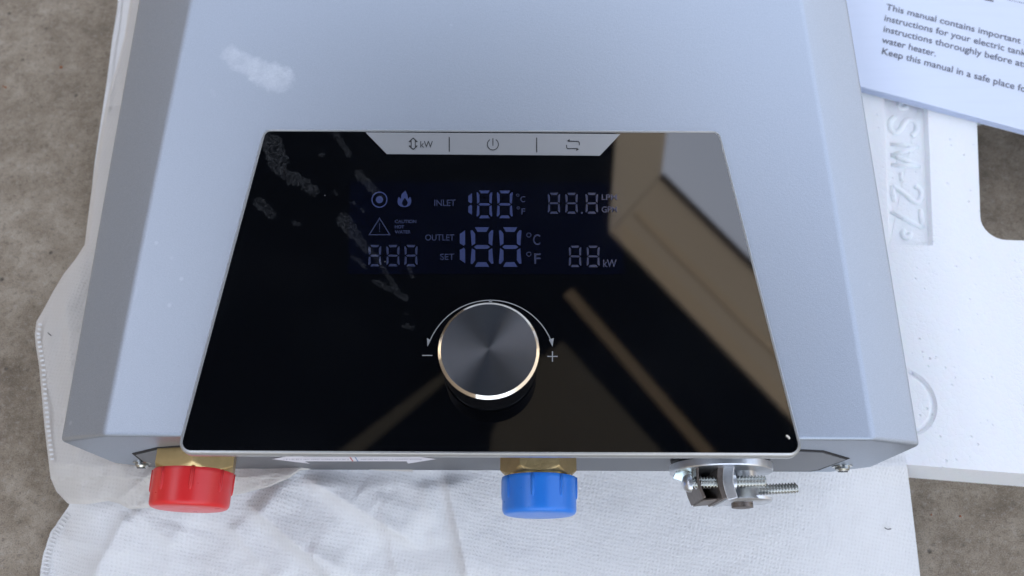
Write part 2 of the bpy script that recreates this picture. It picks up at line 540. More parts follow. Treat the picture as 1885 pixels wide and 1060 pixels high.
slab('eave_board', [a_far, s_far0, p_sky1 + Vector((-.002, .002)), Vector(b) + Vector((-.002, .002))], H - .004, H + .10, m_beam2, roof)
t0 = Vector(R2(1045, 540)); t1 = Vector(R2(1300, 835))
m_trim = M('tan_trim_board', (.86, .81, .74), .6)
m_drip = M('dark_drip_edge', (.05, .04, .035), .6)
bB = Vector(b); nB = Vector((dirB.y, -dirB.x)).normalized()
if nB.dot(p_sky1 - bB) < 0: nB = -nB
slab('eave_trim', [bB + nB * .002, b_far + nB * .002, b_far + nB * .045, bB + nB * .045 + Vector((.02, 0))], H - .022, H - .008, m_trim, roof)
slab('eave_trim', [bB + nB * .12, b_far + nB * .12, b_far + nB * .150, bB + nB * .150], H - .014, H - .008, m_trim, roof)
sk = (s_far1 - p_sky1).normalized()
slab('drip_edge', [p_sky1 - nB * .012, s_far1 - nB * .012, s_far1 + nB * .006, p_sky1 + nB * .006], H - .02, H + .1, m_drip, roof)
q = (t1 - t0); q2 = Vector((q.y, -q.x)).normalized() * .02
slab('batten', [t0 - q2, t0 + q2, t0 + q * 1.6 + q2, t0 + q * 1.6 - q2], H - .02, H - .001, m_batten, roof)
for pts in ([(905, 800), (955, 690), (1035, 630), (1250, 870), (900, 880)], [(560, 880), (820, 684), (832, 694), (610, 880)]):
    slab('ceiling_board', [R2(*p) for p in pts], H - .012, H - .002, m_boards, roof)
tag(obj('added_side_wall', mesh('added_side_wall', *box((-2.4, -6, 0), (-2.2, 9, 2.35))), m_added_wall_dark), 'dark unseen wall added on the left to darken reflections in the housing', 'wall', kind='structure')  # added out of view: gives the left chamfer a dark horizon
tag(obj('added_side_wall', mesh('added_side_wall', *box((4.2, -6, 0), (4.4, 9, 1.5))), m_added_wall_pale), 'pale unseen wall added on the right to neutralise reflections in the housing', 'wall', kind='structure')  # added out of view: hides low blue sky from the right chamfer

# ------------------------------------------------------------------ polystyrene tray
ZF = .032
foam = None
def pxl(pts, z): return [P(x, y, z).xy for x, y in pts]
fr = pxl([(1670, 855), (1885, 872)], ZF)
fd = (fr[1] - fr[0]).normalized(); fn = Vector((-fd.y, fd.x))
A0 = fr[0] - fd * .375
outer = rounded([A0, A0 + fd * .66, A0 + fd * .66 + fn * .36, A0 + fn * .36], .012, 6)
hole_px = [(1797, 190), (1806, 440), (2010, 447), (1990, 150)]
hole = rounded(pxl(hole_px, ZF), .0115, 8)
rec = rounded(pxl([(1626, 150), (1637, 452), (1718, 452), (1706, 150)], ZF), .001, 2)
cc = P(1658, 738, ZF).xy
disc = [cc + Vector((math.cos(2 * math.pi * k / 64), math.sin(2 * math.pi * k / 64))) * .0178 for k in range(64)]
bm = bmesh.new()
def loop(pts, z): 
    vs = [bm.verts.new((p[0], p[1], z)) for p in pts]
    es = [bm.edges.new((vs[i], vs[(i + 1) % len(vs)])) for i in range(len(vs))]
    return vs, es
def wall(a, b):
    for i in range(len(a)):
        j = (i + 1) % len(a)
        bm.faces.new((a[i], a[j], b[j], b[i]))
lo_, eo = loop(outer, ZF); lh, eh = loop(hole, ZF); lr, er = loop(rec, ZF); ld, ed = loop(disc, ZF)
bmesh.ops.triangle_fill(bm, edges=eo + eh + er + ed, use_beauty=True, use_dissolve=False)
bo, _ = loop(outer, 0.0); bh, _ = loop(inset(hole, -.0015), 0.0)
wall(lo_, bo); wall(lh, bh)
r2, _ = loop(inset(rec, .0013), ZF - .0027); wall(lr, r2); bm.faces.new(r2)
g1, _ = loop([cc + (p - cc) * .94 for p in disc], ZF - .0016); wall(ld, g1)
g2, _ = loop([cc + (p - cc) * .90 for p in disc], ZF - .0016); wall(g1, g2)
g3, _ = loop([cc + (p - cc) * .80 for p in disc], ZF - .0003); wall(g2, g3); bm.faces.new(g3)
loc = (A0.x, A0.y, 0)
tray = empty('polystyrene_tray', (.2, .2, 0), 'white moulded polystyrene packing slab with square opening, under the booklet and heater', 'packing foam')
body = obj('slab', bm, m_foam, tray, smooth=35)
bevel(body, .0012, 3, 50)
# raised lettering running down the sunk field
def glyph_tubes(lines, r):
    out = []
    for ln in lines:
        pts = [P(x, y, ZF - .0027) for x, y in ln]
        # resample and make a half-sunk round bar
        V = []; Fc = []; nth = 10
        for i, p in enumerate(pts):
            t = (pts[min(i + 1, len(pts) - 1)] - pts[max(i - 1, 0)]).normalized()
            s = Vector((-t.y, t.x, 0)).normalized()
            rr = r * (.75 if i in (0, len(pts) - 1) else 1)
            for k in range(nth):
                th = 2 * math.pi * k / nth
                V.append(p + s * (math.cos(th) * rr) + Vector((0, 0, math.sin(th) * rr * .62)))
            if i:
                for k in range(nth):
                    k2 = (k + 1) % nth
                    Fc.append(((i - 1) * nth + k, (i - 1) * nth + k2, i * nth + k2, i * nth + k))
        Fc.append(tuple(range(nth))); Fc.append(tuple(range(len(V) - nth, len(V))))
        out.append((V, Fc))
    return join(*out)
def zz(X, Y): return (1550 + X / 2.788, 180 + Y / 2.788)
def smooth_line(pts, n=6):
    out = []
    P_ = [pts[0]] + list(pts) + [pts[-1]]
    for i in range(1, len(P_) - 2):
        for k in range(n):
            t = k / n
            q = [0.5 * (2 * P_[i][c] + (P_[i + 1][c] - P_[i - 1][c]) * t + (2 * P_[i - 1][c] - 5 * P_[i][c] + 4 * P_[i + 1][c] - P_[i + 2][c]) * t * t + (3 * P_[i][c] - P_[i - 1][c] - 3 * P_[i + 1][c] + P_[i + 2][c]) * t ** 3) for c in (0, 1)]
            out.append(tuple(q))
    out.append(tuple(pts[-1]))
    return out
glyphs = [('letter', [smooth_line([zz(275, 98), zz(250, 120), zz(248, 158), zz(272, 180), zz(300, 165), zz(318, 130), zz(345, 112), zz(378, 128), zz(385, 168), zz(355, 198)])]),
          ('letter', [[zz(248, 238), zz(390, 248)], [zz(390, 248), zz(320, 276), zz(252, 296)], [zz(252, 296), zz(330, 322), zz(402, 352)], [zz(402, 352), zz(330, 347), zz(254, 345)]]),
          ('hyphen', [[zz(303, 385), zz(306, 428)]]),
          ('letter', [smooth_line([zz(372, 452), zz(400, 470), zz(408, 505), zz(390, 535), zz(360, 528), zz(330, 500), zz(290, 470), zz(258, 452)]), [zz(258, 452), zz(262, 495), zz(266, 532)]]),
          ('letter', [[zz(403, 572), zz(408, 620), zz(413, 668)], [zz(413, 668), zz(330, 625), zz(250, 585)]]),
          ('ring_mark', [[(zz(312, 38)[0] + 7 * math.cos(t), zz(312, 38)[1] + 6.5 * math.sin(t)) for t in [i * math.pi / 8 for i in range(17)]]]),
          ('ring_mark', [[(zz(330, 700)[0] + 7 * math.cos(t), zz(330, 700)[1] + 6.5 * math.sin(t)) for t in [i * math.pi / 8 - .6 for i in range(14)]]])]
for nm, ls in glyphs:
    v, f = glyph_tubes(ls, .0016)
    obj(nm, mesh(nm, v, f), m_foam, tray, smooth=180)

# ------------------------------------------------------------------ cloth bag
def ss(a, b, x):
    t = min(1, max(0, (x - a) / (b - a))); return t * t * (3 - 2 * t)
def interp(pts, s):
    "point along a polyline by normalised length"
    L = [0]
    for i in range(1, len(pts)): L.append(L[-1] + math.dist(pts[i - 1], pts[i]))
    d = s * L[-1]
    for i in range(1, len(pts)):
        if d <= L[i] or i == len(pts) - 1:
            t = (d - L[i - 1]) / max(1e-9, L[i] - L[i - 1])
            return tuple(pts[i - 1][c] + (pts[i][c] - pts[i - 1][c]) * t for c in (0, 1))
def seg_d(p, a, b):
    ax, ay = a; bx, by = b; x, y = p
    dx, dy = bx - ax, by - ay
    t = max(0, min(1, ((x - ax) * dx + (y - ay) * dy) / (dx * dx + dy * dy)))
    qx, qy = ax + dx * t, ay + dy * t
    side = (dx * (y - ay) - dy * (x - ax))
    return math.hypot(x - qx, y - qy), side, t
# folds in the lower sheet: (a, b, height m, width px toward each side)
FOLDS = [((452, 922), (640, 1085), .0085, 6, 85), ((552, 872), (780, 1010), .0090, 6, 90), ((818, 862), (866, 1090), .0062, 5, 60), ((700, 900), (735, 1085), .0026, 6, 50), ((420, 960), (520, 1085), .0030, 6, 55), ((560, 1010), (690, 1080), .0024, 7, 40),
         ((780, 880), (800, 1010), .0024, 10, 40), ((238, 940), (160, 1080), .0042, 6, 45), ((240, 936), (330, 1010), .0036, 7, 50), ((110, 990), (240, 1020), .0022, 6, 40),
         ((330, 960), (300, 1080), .0022, 14, 60), ((660, 900), (700, 930), .0012, 16, 40), ((900, 960), (980, 1090), .0007, 30, 80)]
def low_z(px, py):
    w_ = noise.noise(Vector((px / 240, 4.4, 0)))
    z = .0338 - .030 * min(1, max(0, (py - 858) / (330 + 120 * w_))) ** .8
    z -= .012 * ss(190, 90, px) * ss(820, 980, py)
    k = ss(850, 900, py)
    nz = noise.noise(Vector((px / 90, py / 70, 3.1))) * .0016 + noise.noise(Vector((px / 34, py / 30, 8.1))) * .0005
    left = ss(1150, 500, px)
    z += nz * k * (.35 + left)
    for a, b, h, w1, w2 in FOLDS:
        d, s, t = seg_d((px, py), a, b)
        w = w1 * 2.0 if s > 0 else w2
        if d < w * 3:
            z += h * math.exp(-(d / w) ** 1.3 * 1.1) * ss(0, .15, t) * ss(1, .8, t) * k * .95
    return max(z, .0022)
left_low = [(225, -60), (218, 0), (206, 75), (196, 151), (185, 226), (174, 302), (163, 400), (166, 450), (162, 520), (152, 700), (142, 850), (127, 930), (93, 980), (79, 1023), (73, 1060), (66, 1130)]
right_low = [(1560, -60), (1600, 500), (1668, 850), (1675, 900), (1694, 1060), (1700, 1130)]
def at_py(pts, y):
    for i in range(1, len(pts)):
        if y <= pts[i][1] or i == len(pts) - 1:
            t = (y - pts[i - 1][1]) / (pts[i][1] - pts[i - 1][1])
            return pts[i - 1][0] + (pts[i][0] - pts[i - 1][0]) * t
bag = empty('packing_bag', (-.05, .02, 0), 'white soft nonwoven fabric bag spread out under the silver heater', 'cloth bag')
def grid_mesh(name, fn, nu, nv, mat, parent, thick=.0004):
    V = []; Fc = []
    for j in range(nv + 1):
        for i in range(nu + 1):
            V.append(fn(i / nu, j / nv))
    for j in range(nv):
        for i in range(nu):
            a = j * (nu + 1) + i
            Fc.append((a, a + nu + 1, a + nu + 2, a + 1))
    o = obj(name, mesh(name, V, Fc), mat, parent, smooth=180, normals=False)
    return o
rows = [-60, 0, 75, 151, 226, 302, 363, 400, 450, 520, 600, 700, 780, 830, 848] + [850 + 3 * i for i in range(94)]
def f_low(u, v):
    j = v * (len(rows) - 1); py = rows[int(round(j))]
    x0 = at_py(left_low, py); x1 = at_py(right_low, py)
    uu = u
    px = x0 + (x1 - x0) * uu
    e = 1.2 * noise.noise(Vector((py / 9, 1.3, 0)))
    if u < .02: px += e
    z = low_z(px, py)
    if py < 850: z = .0338 - .004 * ss(.03, 0, u) - (.0012 if .12 < u else 0)
    if py > 855:    # the right edge lies close to the ground
        z -= 0.002 * ss(.93, 1, u) * ss(860, 900, py)
    return P(px, py, max(z, .0016))
grid_mesh('lower_layer', f_low, 420, len(rows) - 1, m_cloth, bag)
outer_f = [(248, -60), (240, 0), (229, 68), (214, 125), (200, 170), (188, 230), (174, 310), (162, 400), (156, 450), (138, 478), (118, 503), (98, 536), (81, 568), (67, 592), (64, 615), (66, 637), (72, 674), (77, 730), (82, 786),
           (93, 880), (104, 905), (125, 927), (160, 928), (200, 922), (220, 927), (238, 937), (285, 934), (350, 930), (400, 920), (440, 910), (495, 896), (532, 880), (552, 866), (600, 861), (640, 861), (700, 866), (760, 868)]
inner_f = [(330, -60), (330, 0), (320, 200), (300, 400), (270, 600), (280, 760), (330, 800), (420, 820), (560, 830), (760, 840)]
def f_flap(u, v):
    ox, oy = interp(outer_f, v)
    ix, iy = interp(inner_f, v)
    px = ox + (ix - ox) * u; py = oy + (iy - oy) * u
    base = low_z(px, max(py, 855)) if py > 855 else .0338
    lift = .0062 * ss(-60, 500, py) * (math.sin(math.pi * min(1, u * 1.3 + .06)) ** .6 * .55 + .35)
    lift += .0016 * ss(840, 880, py)
    w = noise.noise(Vector((px / 60, py / 95, 5.5))) * .0022 + noise.noise(Vector((px / 22, py / 40, 2.5))) * .0006
    crs = 0
    for a, b, h, w_ in (((250, 900), (300, 850), .0016, 9), ((215, 922), (290, 860), .0012, 8), ((238, 930), (232, 870), .0014, 9), ((175, 930), (215, 840), .0008, 10), ((120, 560), (150, 900), .0012, 12), ((80, 650), (160, 480), .0008, 16),
                        ((470, 895), (556, 868), .0014, 12), ((430, 885), (520, 868), .0012, 12), ((210, 130), (196, 200), .0012, 10), ((200, 196), (238, 190), .0014, 8)):
        d, s, t = seg_d((px, py), a, b)
        crs += h * math.exp(-(d / w_) ** 1.4)
    curl = -.0018 * ss(.05, 0, u)
    z = base + .0022 + lift * (1 if py < 880 else .45) + w * ss(0, .06, u) + crs + curl
    return P(px, py, z)
grid_mesh('upper_layer', f_flap, 60, 620, m_flap, bag)
# heat-sealed hem: a row of little pressed bars along the free edges
def hem(line, n, inset_px, length, zf, name='hem_stitch'):
    V = []; Fc = []
    for i in range(n):
        s = (i + .5) / n
        a = Vector(interp(line, s)); b = Vector(interp(line, min(1, s + .003)))
        t = (b - a).normalized(); nrm = Vector((-t.y, t.x)) * -1
        hw = .28 * math.dist(interp(line, 0), interp(line, 1)) / n
        hw = min(hw, 2.0)
        q = [a + nrm * inset_px - t * hw, a + nrm * inset_px + t * hw, a + nrm * (inset_px + length) + t * hw, a + nrm * (inset_px + length) - t * hw]
        b0 = len(V)
        z = [zf(*p) + .0004 for p in q]
        V += [P(p.x, p.y, z[k]) for k, p in enumerate(q)]
        V += [P(p.x, p.y, z[k] + .0006) for k, p in enumerate([q[0] + t * .5, q[1] - t * .5, q[2] - t * .5, q[3] + t * .5])]
        Fc += [tuple(b0 + k for k in r) for r in ((4, 5, 6, 7), (0, 1, 5, 4), (1, 2, 6, 5), (2, 3, 7, 6), (3, 0, 4, 7))]
    o = obj(name, mesh(name, V, Fc), m_cloth, bag, normals=True)
    o['kind'] = 'stuff'
def flap_z(px, py): return .0338 + .0062 * ss(-60, 500, py) * .45 + .0022
hem([(119, 940), (93, 980), (79, 1023), (73, 1060), (66, 1130)], 26, 3.5, 11, lambda x, y: low_z(x, y))
hem([(218, -50), (214, 30), (206, 75), (196, 151), (185, 226), (174, 302), (164, 385)], 74, 1.0, 3.2, lambda x, y: .0318)
hem([(68, 592), (64, 615), (67, 640), (73, 674), (77, 730), (82, 786), (90, 850)], 30, 3.0, 7, lambda x, y: flap_z(x, y) + .0012)

# ------------------------------------------------------------------ water heater
YB = .0652
hx = -.0085
heater = empty('water_heater', (hx, YB + .17, .035), 'silver electric tankless water heater with a black glass control panel, lying on its back', 'water heater')
ZB = .035
YT = .40
def lx(x0, y0, x1, y1, y): return x0 + (x1 - x0) * (y - y0) / (y1 - y0)
def xsec(y):
    il = lx(-.1579, .0646, -.1551, .2761, y); ir = lx(.1406, .0647, .1388, .278, y)
    ol = lx(-.1806, .0642, -.1871, .2835, y); orr = lx(.1638, .0636, .1669, .286, y)
    zo = .0998
    return [(il, Z_FRONT), (ol, zo), (ol - .001, .050), (ol + .016, ZB), (orr - .013, ZB), (orr + .001, .050), (orr, zo), (ir, Z_FRONT)]
ys = [YB, YT]
V = []; Fc = []
for y in ys:
    for x, z in xsec(y): V.append((x, y, z))
N8 = 8
Fc = [(i, (i + 1) % N8, N8 + (i + 1) % N8, N8 + i) for i in range(N8)] + [tuple(range(N8)), tuple(reversed(range(N8, 16)))]
hs = obj('housing', mesh('housing', V, Fc), m_paint, heater, smooth=50)
bevel(hs, .0017, 4, 12)

# frame round the glass
corners = [P(330, 833, Z_GLASS).xy, P(1475, 838, Z_GLASS).xy, P(1323, 242, Z_GLASS).xy, P(489, 239, Z_GLASS).xy]
# silver rim
rim = rounded([corners[0] + Vector((-.0013, -.0005)), corners[1] + Vector((.0013, -.0005)), corners[2] + Vector((.0007, .0006)), corners[3] + Vector((-.0010, .0006))], [.0050, .0050, .0040, .0040], 8)
g_in = inset(rim, .0013)
bm = bmesh.new()
zt = Z_GLASS + .0002
back = [Vector((p[0], p[1])) for p in inset(rim, -.0002)]
l0, _ = loop(back, .1114); l1, _ = loop(rim, zt - .0007); l2, _ = loop(inset(rim, .0006), zt); l3, _ = loop(g_in, zt - .0001); l4, _ = loop(inset(rim, .0014), Z_GLASS - .001)
wall(l0, l1); wall(l1, l2); wall(l2, l3); wall(l3, l4); bm.faces.new(l4); bm.faces.new(l0)
fr_o = obj('panel_frame', bm, m_frame, heater, smooth=50)
v, f = plate(inset(rim, .00132), Z_GLASS - .0009, Z_GLASS)
gl = obj('glass_panel', mesh('glass_panel', v, f), m_glass, heater)
def ink(name, vf, mat, parent):
    o = obj(name, mesh(name, *vf), mat, parent, normals=False)
    me = o.data
    up = sum(p.normal.z * p.area for p in me.polygons)
    if up < 0: me.flip_normals()
    return o
# arc with two arrow heads, minus and plus round the knob
zi = Z_GLASS + .00012
arcp = [(790 + (x - 790), y) for x, y in arc(903, 673, 120.5, 20, 160, 48)]
tri = [[(787, 638), (786, 622), (793, 626)], [(1017, 638), (1010.5, 625), (1019.5, 622)], [(899.5, 555.5), (903, 550.5), (906.5, 555.5)]]
ink('arc_arrow', poly_px(ribbon(arcp, 1.6) + tri, zi), m_white_print, gl)
ink('minus_sign', poly_px([[(777, 653.2), (796, 653.2), (796, 655), (777, 655)]], zi), m_white_print, gl)
ink('plus_sign', poly_px([[(1007.5, 655), (1026.5, 655), (1026.5, 656.8), (1007.5, 656.8)], [(1016.1, 646.5), (1017.9, 646.5), (1017.9, 654.9), (1016.1, 654.9)], [(1016.1, 656.9), (1017.9, 656.9), (1017.9, 665.5), (1016.1, 665.5)]], zi), m_white_print, gl)
# touch strip
ts_poly = [P(x, y, zi).xy for x, y in [(712, 283.3), (1104, 286.3), (1142, 246.5), (673, 243.5)]]
v, f = plate(ts_poly, Z_GLASS - .0002, Z_GLASS + .00015)
strip = obj('touch_strip', mesh('touch_strip', v, f), m_strip, heater)
zs = Z_GLASS + .00028
def zpoly(pts): return [Z1(*p) for p in pts]
def zrib(pts, w, closed=False): return ribbon(zpoly(pts), w / 3.625, closed)
# up/down arrow with double shaft
kw = zrib([(424, 103), (424, 147)], 5) + zrib([(451, 103), (451, 147)], 5) + zrib([(409, 112), (437, 87), (465, 112)], 6) + zrib([(409, 138), (437, 163), (465, 138)], 6) + zrib([(409, 112), (424, 110)], 4) + zrib([(451, 110), (465, 112)], 4) + zrib([(409, 138), (424, 140)], 4) + zrib([(451, 140), (465, 138)], 4)
ink('power_level_icon', poly_px(kw, zs), m_black_print, strip)
def ztext(name, s, X0, Y0, X1, Y1, mat, parent, z, bold=0.0):
    a = Z1(X0, Y0); b = Z1(X1, Y1)
    return ink(name, text_px(s, a[0], a[1], b[0], b[1], z, bold), mat, parent)
ztext('kw_text', 'kW', 485, 107, 568, 150, m_black_print, strip, zs, 0)
ink('divider', poly_px(zrib([(678, 80), (678, 178)], 7), zs), m_black_print, strip)
ink('divider', poly_px(zrib([(1261, 84), (1261, 182)], 7), zs), m_black_print, strip)
pw = [(969 + 37 * math.cos(t), 129 + 37 * math.sin(t)) for t in [math.radians(-58 + i * 296 / 32) for i in range(33)]]
ink('power_icon', poly_px(zrib(pw, 5.5) + zrib([(969, 88), (969, 137)], 5.5), zs), m_black_print, strip)
lp = zrib([(1461, 132), (1461, 150), (1468, 157), (1535, 157)], 5.5) + zrib([(1546, 135), (1546, 117), (1538, 109), (1470, 107)], 5.5)
lp += [zpoly([(1462, 107), (1482, 93), (1480, 107)]), zpoly([(1547, 159), (1524, 173), (1526, 159)])]
ink('loop_icon', poly_px(lp, zs), m_black_print, strip)

# display window
zd = Z_GLASS + .00008
dsp = ink('display', poly_px([[(645, 334), (1143, 336), (1150, 505), (640, 504)]], zd), m_lcd, heater)
dz = zd + .00008
def digit(X0, Y0, X1, Y1, th, half=False):
    g = th * .16; t = th; out = []
    w = X1 - X0; h = Y1 - Y0; ym = (Y0 + Y1) / 2
    def hbar(y, top):          # trapezoid, long side outwards
        s = 1 if top else -1
        return [(X0 + t * .75 + g, y), (X1 - t * .75 - g, y), (X1 - t * 1.35 - g, y + s * t), (X0 + t * 1.35 + g, y + s * t)]
    out.append(hbar(Y0, True)); out.append(hbar(Y1, False))
    m = t * .42
    out.append([(X0 + t * .55 + g, ym), (X0 + t * 1.1 + g, ym - m), (X1 - t * 1.1 - g, ym - m), (X1 - t * .55 - g, ym), (X1 - t * 1.1 - g, ym + m), (X0 + t * 1.1 + g, ym + m)])
    for side in (0, 1):
        xo = X0 if side == 0 else X1; s = 1 if side == 0 else -1
        out.append([(xo, Y0 + t * .55 + g), (xo + s * t * .4, Y0 + t * .45 + g), (xo + s * t, Y0 + t * 1.25 + g), (xo + s * t, ym - t * .55 - g), (xo + s * t * .25, ym - g * 1.6)])
        out.append([(xo, Y1 - t * .55 - g), (xo + s * t * .4, Y1 - t * .45 - g), (xo + s * t, Y1 - t * 1.25 - g), (xo + s * t, ym + t * .55 + g), (xo + s * t * .25, ym + g * 1.6)])
    return [zpoly(p) for p in out]
def one(X0, Y0, X1, Y1):
    ym = (Y0 + Y1) / 2; w = X1 - X0; g = w * .18; k = w * .5
    return [zpoly([(X1, Y0), (X1, ym - g - k * .6), (X1 - w * .25, ym - g), (X0, ym - g - k * .9), (X0, Y0 + k * 1.4)]),
            zpoly([(X1, Y1), (X1, ym + g + k * .6), (X1 - w * .25, ym + g), (X0, ym + g + k * .9), (X0, Y1 - k * 1.4)])]
for (X0, Y0, X1, Y1, th, m) in [(860, 437, 965, 622, 19, 0), (995, 437, 1101, 622, 19, 0), (1335, 452, 1418, 592, 15, 1), (1452, 452, 1536, 592, 15, 1), (1587, 452, 1671, 592, 15, 1),
                                (820, 682, 972, 946, 31, 0), (1009, 682, 1160, 946, 31, 0), (137, 800, 225, 943, 16, 1), (257, 800, 347, 943, 16, 1), (378, 800, 467, 943, 16, 1),
                                (1475, 805, 1560, 948, 15, 1), (1594, 805, 1682, 948, 15, 1)]:
    ink('digit', poly_px(digit(X0, Y0, X1, Y1, th), dz), (m_seg, m_seg_dim)[m], dsp)
ink('digit', poly_px(one(805, 455, 830, 600), dz), m_seg, dsp)
ink('digit', poly_px(one(748, 702, 784, 922), dz), m_seg, dsp)
ink('decimal_point', poly_px([zpoly([(1557, 580), (1568, 580), (1568, 592), (1557, 592)])], dz), m_seg_dim, dsp)
for nm, s, X0, Y0, X1, Y1, bd in [('inlet_text', 'INLET', 578, 498, 720, 540, .012), ('outlet_text', 'OUTLET', 517, 729, 712, 771, .012), ('set_text', 'SET', 617, 858, 712, 900, .012),
                              ('celsius_text', 'C', 1152, 475, 1185, 515, .012), ('fahrenheit_text', 'F', 1159, 556, 1185, 597, .012), ('celsius_text', 'C', 1237, 729, 1285, 801, .012),
                              ('fahrenheit_text', 'F', 1245, 856, 1287, 927, .012), ('flow_unit_text', 'LPM', 1695, 463, 1797, 500, .012), ('flow_unit_text', 'GPM', 1695, 543, 1797, 583, .012),
                              ('kw_text', 'kW', 1705, 897, 1795, 948, .012), ('caution_text', 'CAUTION', 315, 632, 458, 655, .03), ('caution_text', 'HOT', 315, 668, 377, 690, .03), ('caution_text', 'WATER', 315, 702, 420, 724, .03)]:
    ztext(nm, s, X0, Y0, X1, Y1, m_seg_dim, dsp, dz, bd)
def zcirc(cx, cy, r, w): return zrib([(cx + r * math.cos(i * math.pi / 16), cy + r * math.sin(i * math.pi / 16)) for i in range(32)], w, True)
for cx, cy, r, w in ((1135, 468, 8, 3.5), (1138, 553, 8, 3.5), (1209, 734, 14, 5), (1209, 861, 14, 5)):
    ink('degree_mark', poly_px(zcirc(cx, cy, r, w), dz), m_seg_dim, dsp)
ink('flow_icon', poly_px(zcirc(212, 498, 50, 8) + [zpoly([(212 + 24 * math.cos(i * math.pi / 12), 498 + 24 * math.sin(i * math.pi / 12)) for i in range(24)])], dz), m_seg, dsp)
fl_o = smooth_line([(385, 437), (360, 462), (355, 492), (341, 480), (333, 512), (345, 538), (379, 548), (412, 538), (425, 510), (418, 480), (404, 492), (398, 465), (385, 437)], 4)
fl_i = smooth_line([(381, 486), (366, 508), (364, 524), (372, 538), (381, 540), (392, 537), (400, 522), (396, 506), (381, 486)], 4)
no_, ni = len(fl_o) - 1, len(fl_i) - 1
bm = bmesh.new()
def loop_px(pts, z):
    vs = [bm.verts.new(P(*Z1(*p), z)) for p in pts]
    return [bm.edges.new((vs[i], vs[(i + 1) % len(vs)])) for i in range(len(vs))]
e = loop_px(fl_o[:-1], dz) + loop_px(fl_i[:-1], dz)
bmesh.ops.triangle_fill(bm, edges=e, use_beauty=True)
o = obj('flame_icon', bm, m_seg, dsp, normals=False)
for p in o.data.polygons:
    if p.normal.z < 0: p.flip()
ink('warning_icon', poly_px(zrib([(213, 622), (144, 732), (281, 732)], 7, True) + [zpoly([(210, 655), (216, 655), (214.5, 697), (211.5, 697)]), zpoly([(210, 705), (216, 705), (216, 712), (210, 712)])], dz), m_seg_dim, dsp)

# knob
kc = P(905, 672, Z_GLASS); kc.x += .0
ktop = Z_GLASS + .0205
tcn = P(899.5, 642.5, ktop)
tr = (P(991, 646, ktop).x - P(808, 646, ktop).x) / 2 * 1.022
kn = obj('knob', mesh('knob', *lathe(tcn - Vector((0, 0, .0203)), (0, 0, 1), [(0, tr * .93), (.0012, tr * .955), (.0022, tr * .955), (.0026, tr * .985), (.018, tr * 1.0), (.0188, tr * 1.0)], 96)), m_knob_side, heater, smooth=30)
zc = tcn - Vector((0, 0, .0203))
obj('knob_rim', mesh('knob_rim', *lathe(zc, (0, 0, 1), [(.0189, tr * 1.001), (.0192, tr * 1.001), (.0203, tr * .945), (.0203, tr * .93)], 128)), m_knob_rim, kn, smooth=12)
prof = [(.0200, tr * .945), (.0204, tr * .942), (.0204, tr * .6), (.0204, tr * .3), (.0204, tr * .1), (.02036, tr * .01)]
obj('knob_face', mesh('knob_face', *lathe(zc, (0, 0, 1), prof, 96)), m_knob_top, kn, smooth=180 if False else 40)

# bottom end face: sunk service plate, seam and screws
def face_poly(pts, y0, y1):
    q = [PY(px, py, YB) for px, py in pts]
    n = len(q)
    v = [(p.x, y0, p.z) for p in q] + [(p.x, y1, p.z) for p in q]
    f = [tuple(range(n)), tuple(reversed(range(n, 2 * n)))] + [(i, (i + 1) % n, n + (i + 1) % n, n + i) for i in range(n)]
    return v, f
pl_out = [(243, 834), (289, 823), (330, 820), (1450, 826), (1516, 829), (1564, 843), (1508, 864.5), (1490, 867), (285, 862), (272, 858)]
pl_in = [(250, 835), (290, 825.2), (331, 822.2), (1450, 828), (1514, 831), (1557, 843.5), (1504, 862.5), (1488, 865), (288, 860), (276, 856)]
obj('seam_gap', mesh('seam_gap', *face_poly(pl_out, YB - .00025, YB + .001)), m_gap, heater)
bp = obj('service_plate', mesh('service_plate', *face_poly(pl_in, YB - .0006, YB + .001)), m_plate, heater)
for px, py, r in ((262, 850, .0029), (1550, 857, .0033)):
    c = PY(px, py, YB)
    pr = [(0, r * 1.35), (.0006, r * 1.35), (.0007, r), (.0018, r), (.0026, r * .7), (.0027, r * .25)]
    s = obj('screw', mesh('screw', *lathe(c, (0, -1, 0), pr, 32)), m_screw, heater, smooth=35)
    obj('screw_slot', mesh('screw_slot', *box((c.x - r * .65, c.y - .0029, c.z - .0003), (c.x + r * .65, c.y - .0024, c.z + .0003))), m_gap, s)
# two-way arrow sticker on the end face
ys_ = YB - .0008
def fp(pts, dy=0):
    return [(PY(px, py, ys_).x, ys_ - dy, PY(px, py, ys_).z) for px, py in pts]
def sz(X, Y): return (480 + X / 5.236, 820 + Y / 5.236)
arrow = [sz(*p) for p in [(105, 131), (345, 88), (415, 110), (1370, 110), (1355, 88), (1695, 130), (1420, 174), (1405, 152), (425, 152), (475, 175)]]
vt = fp(arrow); b = bmesh.new()
vs_ = [b.verts.new(p) for p in vt]
es_ = [b.edges.new((vs_[i], vs_[(i + 1) % len(vs_)])) for i in range(len(vs_))]
bmesh.ops.triangle_fill(b, edges=es_, use_beauty=True)
def face_out(o):
    for p in o.data.polygons:
        if p.normal.y > 0: p.flip()
    return o
stk = face_out(obj('arrow_sticker', b, m_sticker, heater, normals=False))
def fink(name, polys, mat, parent):
    V = []; Fc = []
    for p in polys:
        b0 = len(V); V += fp([sz(*q) for q in p], .00012); Fc.append(tuple(range(b0, b0 + len(p))))
    return face_out(obj(name, mesh(name, V, Fc), mat, parent, normals=False))
fink('red_bar', [[(855, 111), (868, 111), (895, 150), (882, 150)]], m_red_print, stk)
fink('blue_bar', [[(905, 111), (915, 111), (942, 150), (932, 150)]], m_blue_print, stk)
rnd = random.Random(3)
